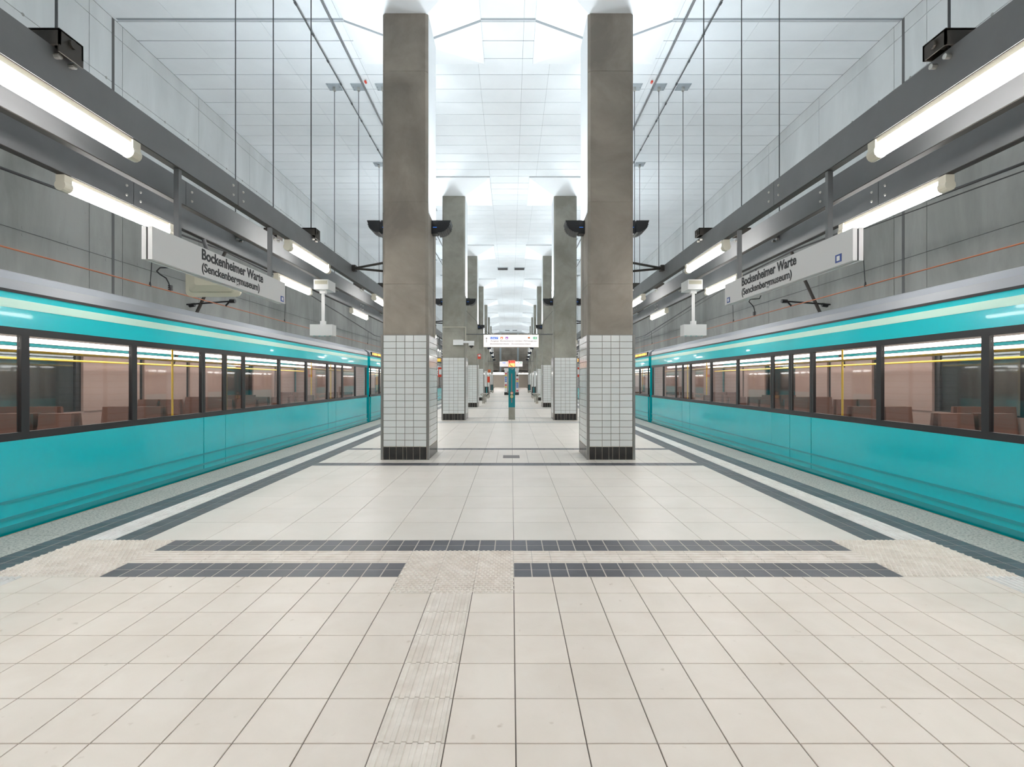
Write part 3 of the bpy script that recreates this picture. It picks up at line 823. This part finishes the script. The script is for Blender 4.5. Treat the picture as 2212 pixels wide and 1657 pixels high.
# ------------------------------------------------------------ overhead line
for s in (-1, 1):
    hw = 6.35
    def wx(y): return X(s, hw+.0145*(y-6))
    o = empty('contact_wire', (wx(11.5), 11.5, H+1.69), label=f'thin copper contact wire running above the {SIDE[s]} train', cat='wire')
    MB().cyl((wx(-10)-wx(11.5), -21.5, 0), (wx(79)-wx(11.5), 67.5, 0), .011, 8).build('wire', M['copper'], o)
    cat = [(-10,2.35),(-2,2.35),(6.3,2.67),(8.8,2.80),(11.4,2.93),(14,2.90),(16,2.83),(20,2.55),(24.8,2.2),(30,2.3),(38,2.85),(46,2.4),(54,2.3),(62,2.85),(79,2.3)]
    o = empty('messenger_cable', (wx(11.5), 11.5, H), label=f'black sagging messenger cable above the copper wire on the {SIDE[s]}', cat='cable')
    P = [(wx(y)-wx(11.5), y-11.5, z) for y, z in cat]
    MB().tube(P, .02, 8).build('cable', M['black'], o)
    if s > 0: MB().tube([(x+.12,y,z-.05) for x,y,z in P], .009, 6).build('cable', M['black'], o)
    def zc(y):
        for (a,za),(b,zb) in zip(cat[:-1],cat[1:]):
            if a <= y <= b: return za+(zb-za)*(y-a)/(b-a)
    for y in (9.05, 14.6, 23.5, 29, 35, 44, 50, 60):
        m = MB()
        m.cyl((wx(y)-wx(11.5), y-11.5, 1.69), (wx(y)-wx(11.5), y-11.5+.1, zc(y)), .007, 6)
        m.cyl((wx(y)-wx(11.5), y-11.5, 1.68), (wx(y)-wx(11.5), y-11.5, 1.76), .022, 8, r1=.012)
        m.build('dropper', M['black'], o)
    # curled feeder wire
    yk = 9.6 if s < 0 else 13.3
    xk = wx(yk)
    o2 = empty('feeder_lead', (xk, yk, H+1.69), label=f'curled black feeder lead dropping to the copper wire on the {SIDE[s]}', cat='cable')
    kp = [(0,0,0),(0,-.02,.10),(-.02,-.03,.16),(-.06,-.05,.24),(-.16,-.1,.30),(-.24,-.1,.36),(-.18,-.08,.43),(.05,0,.45),(.2,.05,.47),(.24,.05,.54),(.18,.02,.62),(.05,0,zc(yk)-1.69)]
    kp = [(a*.8, b, c) for a, b, c in kp]
    MB().tube(kp, .012, 8).build('lead', M['black'], o2)
    m = MB()
    for k in range(3): m.cyl((0,0,.02+.035*k), (0,0,.04+.035*k), .04, 10)
    m.build('insulator', M['black'], o2)
    # cantilever bracket
    for yk, nn in ((11.5, 0), (38, 1), (62, 2)):
        x0 = X(s, wallh(yk)); x1 = wx(yk)
        o3 = empty('cantilever', (x0, yk, 0), label=f'{WORD[nn]} overhead line bracket slanting from the {SIDE[s]} wall with registration arm', cat='wire bracket')
        m = MB(); m.cyl((0,0,H-.86), (x1-x0, 0, H+zc(yk)), .035, 8); m.build('strut', M['beam_dark'], o3)
        MB().box(min(0,-s*.06), max(0,-s*.06), -.1, .1, H-1.05, H-.65).build('wall_plate', M['beam_dark'], o3)
        px = X(s,7.3)-x0 if nn == 0 else (x1-x0)*.55
        MB().cyl((px, -.02, H+2.02-.30), (x1-x0-s*.15, 0, H+1.80), .018, 8).build('registration_arm', M['black'], o3)
        m = MB(); m.cyl((x1-x0-s*.10, 0, H+1.80), (x1-x0-s*.22, 0, H+1.80), .045, 8); m.cyl((x1-x0,0,H+1.69),(x1-x0-s*.10,0,H+1.80), .02, 8); m.cyl((px-s*.05,0,H+1.70),(px-s*.17,0,H+1.72), .045, 8)
        m.build('insulator', M['black'], o3)
# cables on the ceiling
for s in (-1, 1):
    xa = X(s, 4.03)
    o = empty('ceiling_cable', (xa, 0, ZC-.12), label=f'thin black beaded cable strung under the ceiling, outer of two on the {SIDE[s]}', cat='cable')
    m = MB(); m.cyl((0,-10,0), (s*.5,60,0), .014, 8)
    for k in range(60): m.cyl((s*.5*(k*.9+10)/70, k*.9+.0, -.0), (s*.5*(k*.9+10)/70, k*.9+.06, 0), .026, 6)
    m.build('cable', M['rod'], o)
    xa = X(s, 3.56)
    o = empty('ceiling_conduit', (xa, 0, ZC-.07), label=f'grey conduit running along the ceiling, inner of two lines on the {SIDE[s]}', cat='conduit')
    MB().cyl((0,-10,0), (s*.35,60,0), .022, 8).build('conduit', M['beam'], o)
    MB().cyl((.012*s,12.6,0), (.012*s,12.66,0), .03, 8).build('red_marker', M['red'], o)

# ------------------------------------------------------------ direction signs between pillars
def info_sign(y, n):
    zc = H+1.316
    o = empty('direction_sign', (.0, y, zc), label=('lit white direction sign with arrow hung between the second pillars' if n == 0 else 'far lit white direction sign hung behind the emergency post'), cat='sign')
    hw, hh = 1.083, .48
    MB().box(-hw-.012, hw+.012, 0, .16, -.012, hh+.012).build('housing', M['cream'], o)
    MB().box(-hw, hw, -.006, 0, 0, hh).build('sign_face', M['lightbox'], o)
    f = -.008
    R0 = (math.pi/2, 0, 0)
    # arrow
    m = MB(); m.box(-.978, -.962, f, f+.002, .18, .36)
    m.add([(-.97,f,.38),(-.935,f,.33),(-.95,f,.325),(-.97,f,.355),(-.99,f,.325),(-1.005,f,.33)], [(0,1,2,3),(0,3,4,5)])
    m.build('arrow', M['text'], o)
    for k, ch in enumerate('U67'):
        xk = -.82+.105*k
        MB().box(xk, xk+.095, f, f+.002, .31, .40).build('line_badge', M['bluelit'], o)
        lettering(ch, .055, .065, (xk+.02, f-.001, .322), R0, M['lightbox'], o)
    for xk, mm in ((-.42,'orangelit'), (-.22,'purple')):
        MB().box(xk, xk+.1, f, f+.002, .31, .40).build('pictogram', M[mm], o)
        MB().box(xk+.02, xk+.075, f-.001, f, .325, .36).build('pictogram_mark', M['lightbox'], o)
    MB().box(.665, .745, f, f+.002, .36, .395).build('pictogram', M['orangelit'], o)
    MB().box(.665, .745, f, f+.002, .335, .36).build('pictogram', M['text'], o)
    MB().box(.87, 1.02, f, f+.002, .31, .40).build('exit_pictogram', M['green'], o)
    MB().box(.90, .925, f-.001, f, .33, .38).build('exit_mark', M['lightbox'], o)
    MB().box(.955, .99, f-.001, f, .325, .385).build('exit_mark', M['lightbox'], o)
    lettering('Ausgang', .33, .055, (-.82, f-.001, .215), R0, M['greytext'], o, shear=.2)
    lettering('Bockenheimer Landstr., Palmengarten', 1.45, .052, (-.43, f-.001, .215), R0, M['greytext'], o, shear=.2)
    lettering('Bockenheimer Warte', .74, .052, (-.82, f-.001, .10), R0, M['greytext'], o, shear=.2)
    lettering('Bockenheimer Depot', .76, .052, (.02, f-.001, .10), R0, M['greytext'], o, shear=.2)
    # arms and stays to both pillars
    for s in (-1, 1):
        hi = 1.99+.0167*(y-.5-9.77)-PW/2+.02
        MB().cyl((s*.80, .08, hh+.03), (X(s,hi), .08, hh+.03), .022, 8).build('arm', M['beam'], o)
        MB().cyl((s*.86, .08, hh+.03), (X(s,hi), .08, hh+.95), .006, 6).build('stay_cable', M['rod'], o)
    return o
info_sign(PY[1]+.5, 0); info_sign(PY[4]+.5, 1)

# ------------------------------------------------------------ emergency post
so = empty('emergency_post', (.027, 19.77, 0), label='teal emergency call post with lit SOS box in the middle of the aisle', cat='emergency post')
MB().box(-.127, .127, 0, .26, 0, .48).build('plinth', M['concrete2'], so)
MB().box(-.13, .13, -.003, .263, .48, 2.05).build('post', M['teal_post'], so)
MB().box(-.135, .135, -.02, .28, 2.05, 2.31).build('lit_box', M['red_lit'], so)
MB().box(-.115, .115, -.024, -.02, 2.07, 2.20).build('yellow_field', M['yellow_lit'], so)
lettering('SOS', .15, .06, (-.04, -.025, 2.235), (math.pi/2,0,0), M['darkred'], so, bold=.02)
m = MB(); m.tube([(-.085,-.026,2.275),(-.09,-.026,2.22),(-.07,-.026,2.15),(-.03,-.026,2.10),(.01,-.026,2.085)], .012, 6)
m.box(-.11,-.075,-.034,-.024,2.245,2.285); m.box(-.01,.03,-.034,-.024,2.075,2.10)
m.build('receiver_symbol', M['darkred'], so)
MB().box(-.012, .012, -.006, -.003, 1.10, 1.80).build('slot', M['salmon'], so)
MB().box(-.012, .012, -.006, -.003, .66, .85).build('slot', M['salmon'], so)
for z, c1, c2 in ((1.035, 'orange', 'white'), (.905, 'pyel', 'plate')):
    b_ = MB().cyl((0,-.003,z), (0,-.02,z), .058, 20).build('call_button', M[c1], so)
    MB().cyl((0,-.02,z), (0,-.03,z), .034, 16).build('button_face', M[c2], b_)
MB().cyl((0,-.03,1.035), (0,-.034,1.035), .012, 10).build('green_dot', M['green'], so)
m = MB(); m.box(-.09,.0,-.006,-.003,1.985,2.0)
for k in range(3): m.box(.0+.03*k,.025+.03*k,-.006,-.003,1.955+.012*k,1.995+.012*k)
m.build('emblem', M['plate'], so)

# ------------------------------------------------------------ security camera on second left pillar
co = empty('security_camera', (X(-1, 2.152)+.02, 19.47, H+1.45), label='white dome security camera with junction box on second left pillar', cat='security camera')
MB().box(-.02, .36, -.16, .0, -.10, .10).build('junction_box', M['white'], co)
MB().box(.36, .78, -.12, -.05, -.02, .06).build('arm', M['white'], co)
MB().cyl((.67,-.085,-.02), (.67,-.085,-.12), .11, 16).build('housing', M['white'], co)
m = MB()
for k in range(4): m.cyl((.67,-.085,-.12-.025*k), (.67,-.085,-.145-.025*k), .09*math.cos(.38*k), 16, r1=.09*math.cos(.38*(k+1)))
m.build('dome', M['black'], co)
MB().tube([(-.44,-.012,.60),(.44,-.012,.60),(.44,-.012,.05)], .012, 6).build('cable_duct', M['cream'], co)

# small signs on pillars
o = empty('fire_sign', (X(-1, 1.99+.0167*19.0-PW/2)+.09, PY[2]-.05, H+1.36), label='small red and white fire equipment sign on the third left pillar', cat='sign')
MB().box(-.09, .09, 0, .02, -.14, .14).build('plate', M['red'], o)
MB().box(-.05, .06, -.003, 0, .0, .10).build('symbol', M['paper'], o)
for s in (-1, 1):
    o = empty('red_box_sign', (X(s, 1.99+.0167*9.7+PW/2+.09), PY[1]+.3, H+.33), label=f'red projecting box sign on the track side of the second {SIDE[s]} pillar', cat='sign')
    MB().box(-.085, .085, -.02, .02, -.20, .18).build('plate', M['red'], o)
    MB().box(-.05, .05, -.022, -.02, -.10, .10).build('symbol', M['paper'], o)
hx5 = X(-1, 1.99+.0167*(PY[4]-9.77)-PW/2)
o = empty('phone_sign', (hx5+.16, PY[4]+.02, H+.88), label='orange box sign with a telephone receiver, fifth left pillar', cat='sign')
MB().box(-.13, .13, 0, .08, -.13, .13).build('plate', M['orange'], o)
MB().tube([(-.06,-.01,.08),(-.07,-.01,0),(-.03,-.01,-.06),(.04,-.01,-.08)], .02, 6).build('receiver_symbol', M['text'], o)
o = empty('emergency_cabinet', (hx5+.10, PY[4]-.12, H+.0), label='tall orange-red cabinet on the fifth left pillar below the phone sign', cat='cabinet')
MB().box(-.11, .11, 0, .14, -.20, .36).build('cabinet_body', M['orange'], o)
MB().box(-.09, .09, -.01, 0, -.17, .33).build('door', M['red'], o)

# ------------------------------------------------------------ benches and bins
def bench(s, y0, n):
    x = X(s, 1.99+.0167*(y0-9.77)-.62)
    o = empty('perch_bench', (x, y0, 0), label=f'metal perch bench along the {SIDE[s]} pillars, {WORD[n]} from the viewer', cat='bench', group='perch benches along the aisle')
    for k in range(3): MB().box(-.21+.145*k, -.21+.145*k+.125, 0, 2.6, .60, .645).build('seat_slat', M['bench'], o)
    for y in (.25, 2.3):
        m = MB(); m.cyl((-.04,y,0), (-.04,y,.52), .035, 8); m.cyl((.05,y+.12,0), (.05,y+.12,.52), .035, 8); m.build('leg', M['bench'], o)
        m = MB(); m.tube([(-.04,y,.50),(-.18,y,.60)], .025, 6); m.tube([(.05,y,.50),(.19,y,.60)], .025, 6); m.build('seat_bracket', M['bench'], o)
def bin_(s, y0, n):
    x = X(s, 1.99+.0167*(y0-9.77)-PW/2-.21)
    o = empty('litter_bin', (x, y0, 0), label=f'dark litter bin with teal stripe on the {SIDE[s]} pillar row, {WORD[n]} from the viewer', cat='bin', group='litter bins on the pillars')
    MB().box(-.15, .15, 0, .26, .42, 1.02).build('bin_body', M['black2'], o)
    MB().box(-.155, .155, -.005, .265, 1.02, 1.05).build('lid', M['black'], o)
    MB().box(-.02, .02, -.004, 0, .42, 1.0).build('stripe', M['tealstripe'], o)
    MB().box(-.16, -.13, .08, .18, .3, 1.1).build('mount', M['steel_strip'], o) if s < 0 else MB().box(.13, .16, .08, .18, .3, 1.1).build('mount', M['steel_strip'], o)
for s in (-1, 1):
    for n, y in enumerate((33.1, 42.6, 61.5)): bench(s, y, n)
    for n, y in enumerate((38.2, 57.0)): bin_(s, y+.2, n)

# ------------------------------------------------------------ poster kiosk
ko = empty('poster_kiosk', (.05, 52.7, 0), label='poster covered kiosk standing in the aisle behind the teal post', cat='kiosk')
MB().box(-.76, .76, .0, 1.1, 0, .30).build('base', M['black2'], ko)
MB().box(-.73, .73, .02, 1.08, .30, 2.62).build('kiosk_body', M['white'], ko)
MB().box(-.78, .78, -.02, 1.12, 2.62, 2.80).build('cornice', M['white'], ko)
MB().box(-.45, .45, -.03, .02, .22, 2.45).build('panel', M['kiosk'], ko)
MB().box(-.36, .36, -.045, -.03, .45, 2.35).build('panel_inset', M['beige'], ko)
cols = ['paper','pblue','paper','pred','pyel','paper','pblue','text','paper','pred','pyel','pblue']
for s in (-1, 1):
    for k in range(11):
        z = .36+.2*k
        MB().box(min(s*.49,s*.70), max(s*.49,s*.70), .008, .02, z, z+.17).build('poster', M[cols[(k*5+(3 if s>0 else 0))%12]], ko)

# ------------------------------------------------------------ trains
def train(s):
    T = empty('train', (X(s, 4.99+shift(-6.4)), -6.4, 0), (0, 0, -s*math.atan(.0145)), label=f'turquoise light rail train with grey roof at the {SIDE[s]} platform edge', cat='train', group='turquoise trains')
    def B(m, a, b, y0, y1, z0, z1): m.box(min(s*a,s*b), max(s*a,s*b), y0, y1, z0, z1); return m
    WD = 2.65
    LC = 24.9
    for ci in range(3):
        oy = ci*(LC+.35)
        DC = [3.5, 9.45, 15.45, 21.4]; dw = .66
        segs = []; p = .12
        for dc in DC: segs.append((p, dc-dw)); p = dc+dw
        segs.append((p, LC-.12))
        # body shell
        lo = MB(); up = MB()
        for a, b in segs:
            B(lo, 0, .05, oy+a, oy+b, .02, .92)
        B(lo, 0, .05, oy, oy+LC, -.42, .02)
        B(up, 0, .05, oy, oy+LC, 2.075, 2.43)
        mb = MB(); B(mb, -.003, .0, oy+.02, oy+LC-.02, 2.27, 2.36); mb.build('pale_stripe', M['pale'], T)
        lo.build('body_panel', M['teal'], T); up.build('cantrail', M['teal'], T)
        bk = MB()
        B(bk, WD-.05, WD, oy, oy+LC, -.42, .92); B(bk, WD-.05, WD, oy, oy+LC, 2.075, 2.43)
        for e in (0, LC-.06):
            for a, b, z0, z1 in ((.05,.35,-.42,2.43),(WD-.35,WD-.05,-.42,2.43),(.35,WD-.35,-.42,.02),(.35,WD-.35,2.1,2.43)): B(bk, a, b, oy+e, oy+e+.06, z0, z1)
        bk.build('body_frame', M['teal'], T)
        # skirt grooves
        g = MB(); B(g, -.012, 0, oy+.05, oy+LC-.05, .30, .325); B(g, -.012, 0, oy+.05, oy+LC-.05, .13, .16); B(g, -.008, 0, oy+.05, oy+LC-.05, .0, .07)
        g.build('trim_strip', M['teal2'], T)
        # roof
        prof = [(.0,2.43),(.0,2.45),(.02,2.56),(.14,2.66),(.42,2.73),(1.325,2.78),(2.23,2.73),(2.51,2.66),(2.63,2.56),(2.65,2.45),(2.65,2.43)]
        MB().prism([(s*a, b) for a, b in prof], oy, oy+LC).build('roof', M['roof'], T)
        B(MB(), -.006, .03, oy, oy+LC, 2.425, 2.455).build('gutter', M['rubber'], T)
        # window band
        fr = MB()
        B(fr, .002, .05, oy+.02, oy+LC-.02, .92, 1.0); B(fr, .002, .05, oy+.02, oy+LC-.02, 2.0, 2.075)
        gx = .022
        for a, b in segs:
            n = max(1, round((b-a)/1.55)); 
            for k in range(n+1):
                yk = a+(b-a)*k/n
                B(fr, .002, .05, oy+max(yk-.045, a), oy+min(yk+.045, b), 1.0, 2.0)
            for k in range(n):
                y0_ = a+(b-a)*k/n+.045; y1_ = a+(b-a)*(k+1)/n-.045
                if k == n-1: y1_ = b-.045
                if k == 0: y0_ = a+.045
                mb = MB(); B(mb, gx, gx+.006, oy+y0_, oy+y1_, 1.0, 2.0); mb.build('window_pane', M['train_glass'], T)
        fr.build('window_band', M['rubber'], T)
        bf = MB(); B(bf, WD-.05, WD-.002, oy, oy+LC, .92, 1.0); B(bf, WD-.05, WD-.002, oy, oy+LC, 2.0, 2.075)
        for k in range(17): B(bf, WD-.05, WD-.002, oy+1.54*k, oy+1.54*k+.1, 1.0, 2.0)
        bf.build('window_band', M['rubber'], T)
        mb = MB(); B(mb, WD-.03, WD-.024, oy, oy+LC, 1.0, 2.0); mb.build('window_pane', M['train_glass'], T)
        # doors
        for dc in DC:
            for k in (-1, 1):
                y0_, y1_ = (oy+dc-dw+.01, oy+dc-.006) if k < 0 else (oy+dc+.006, oy+dc+dw-.01)
                mb = MB(); B(mb, -.004, .035, y0_, y1_, .03, .92)
                d = mb.build('door', M['teal'], T)
                mb = MB(); B(mb, .004, .035, y0_, y1_, .92, 1.0); B(mb, .004, .035, y0_, y1_, 2.0, 2.07)
                B(mb, .004, .035, y0_, y0_+.05, 1.0, 2.0); B(mb, .004, .035, y1_-.05, y1_, 1.0, 2.0); mb.build('door_frame', M['rubber'], d)
                mb = MB(); B(mb, .018, .024, y0_+.05, y1_-.05, 1.0, 2.0); mb.build('door_glass', M['train_glass'], d)
        # interior
        mb = MB(); B(mb, .06, WD-.06, oy+.06, oy+LC-.06, -.03, .02); mb.build('car_floor', M['inner_floor'], T)
        mb = MB(); B(mb, .06, WD-.06, oy+.06, oy+LC-.06, 2.12, 2.16); mb.build('car_ceiling', M['inner'], T)
        mb = MB(); B(mb, WD-.08, WD-.055, oy+.06, oy+LC-.06, .02, .98); B(mb, .055, .07, oy+.06, oy+LC-.06, 2.03, 2.12); B(mb, .055, .065, oy+.06, oy+LC-.06, .02, .92)
        for e in (.07, LC-.12): B(mb, .1, WD-.1, oy+e, oy+e+.05, .02, 2.12)
        for k in range(16):
            if k % 4 != 1: B(mb, WD-.10, WD-.055, oy+1.54*k+.1, oy+1.54*k+1.5, .98, 2.05)
        mb.build('lining', M['inner'], T)
        mb = MB(); B(mb, .50, .62, oy+.3, oy+LC-.3, 1.975, 2.02); B(mb, WD-.70, WD-.55, oy+.3, oy+LC-.3, 1.975, 2.02); mb.build('light_strip', M['inlight'], T)
        mb = MB(); mb.cyl((s*.42, oy+.2, 1.86), (s*.42, oy+LC-.2, 1.86), .018, 8); mb.cyl((s*(WD-.42), oy+.2, 1.86), (s*(WD-.42), oy+LC-.2, 1.86), .018, 8)
        for dc in DC:
            for e in (-.8, .8): mb.cyl((s*.42, oy+dc+e, .02), (s*.42, oy+dc+e, 2.12), .016, 8)
        mb.build('grab_rail', M['yellow'], T)
        sm = _seatmesh()
        for a, b in segs:
            n = max(1, int((b-a)/1.5))
            for k in range(n):
                yc = a+(b-a)*(k+.5)/n
                for xo in (.32, .80, 1.88, 2.33):
                    for fl_ in (0, 1):
                        o = put('seat', sm, T, (s*xo, oy+yc+(.03 if fl_ else -.03), .02), (0, 0, math.pi if fl_ else 0))
        # bogies below
        mb = MB()
        for yb in (3.5, 12.5, 21.4):
            for dy in (-.9, .9):
                for xw in (.60, 2.05): mb.cyl((s*(xw-.05), oy+yb+dy, -.62), (s*(xw+.05), oy+yb+dy, -.62), .28, 16)
                mb.cyl((s*.6, oy+yb+dy, -.62), (s*2.05, oy+yb+dy, -.62), .06, 8)
            B(mb, .5, .6, oy+yb-1.2, oy+yb+1.2, -.66, -.5); B(mb, 2.05, 2.15, oy+yb-1.2, oy+yb+1.2, -.66, -.5)
        B(mb, .3, 2.35, oy+1, oy+LC-1, -.42, -.1)
        mb.build('bogie', M['black2'], T)
        if ci < 2:
            mb = MB()
            for k in range(5): B(mb, .12 if k%2 else .18, WD-.12 if k%2 else WD-.18, oy+LC+.07*k, oy+LC+.07*(k+1), -.2, 2.4)
            mb.build('gangway_bellows', M['rubber'], T)
    # side destination display
    yd = 19.0+6.4
    mb = MB(); B(mb, -.02, .03, yd, yd+2.4, 2.47, 2.60); mb.build('display_housing', M['screen'], T)
    mb = MB()
    for k in range(11):
        B(mb, -.024, -.02, yd+.12+.2*k, yd+.12+.2*k+(.14 if k%3 else .09), 2.495, 2.575)
    mb.build('display_characters', M['orange_led'], T)
    return T
_sm = []
def _seatmesh():
    if not _sm:
        m = MB()
        m.box(-.21, .21, -.50, -.04, .38, .46); m.hexa([(-.21,-.10,.44),(.21,-.10,.44),(.21,-.03,.44),(-.21,-.03,.44)], [(-.19,-.04,1.12),(.19,-.04,1.12),(.19,.0,1.12),(-.19,.0,1.12)])
        m.box(-.05, .05, -.35, -.15, 0, .38)
        _sm.append(m.mesh('seat', M['seat']))
    return _sm[0]
for s in (-1, 1): train(s)
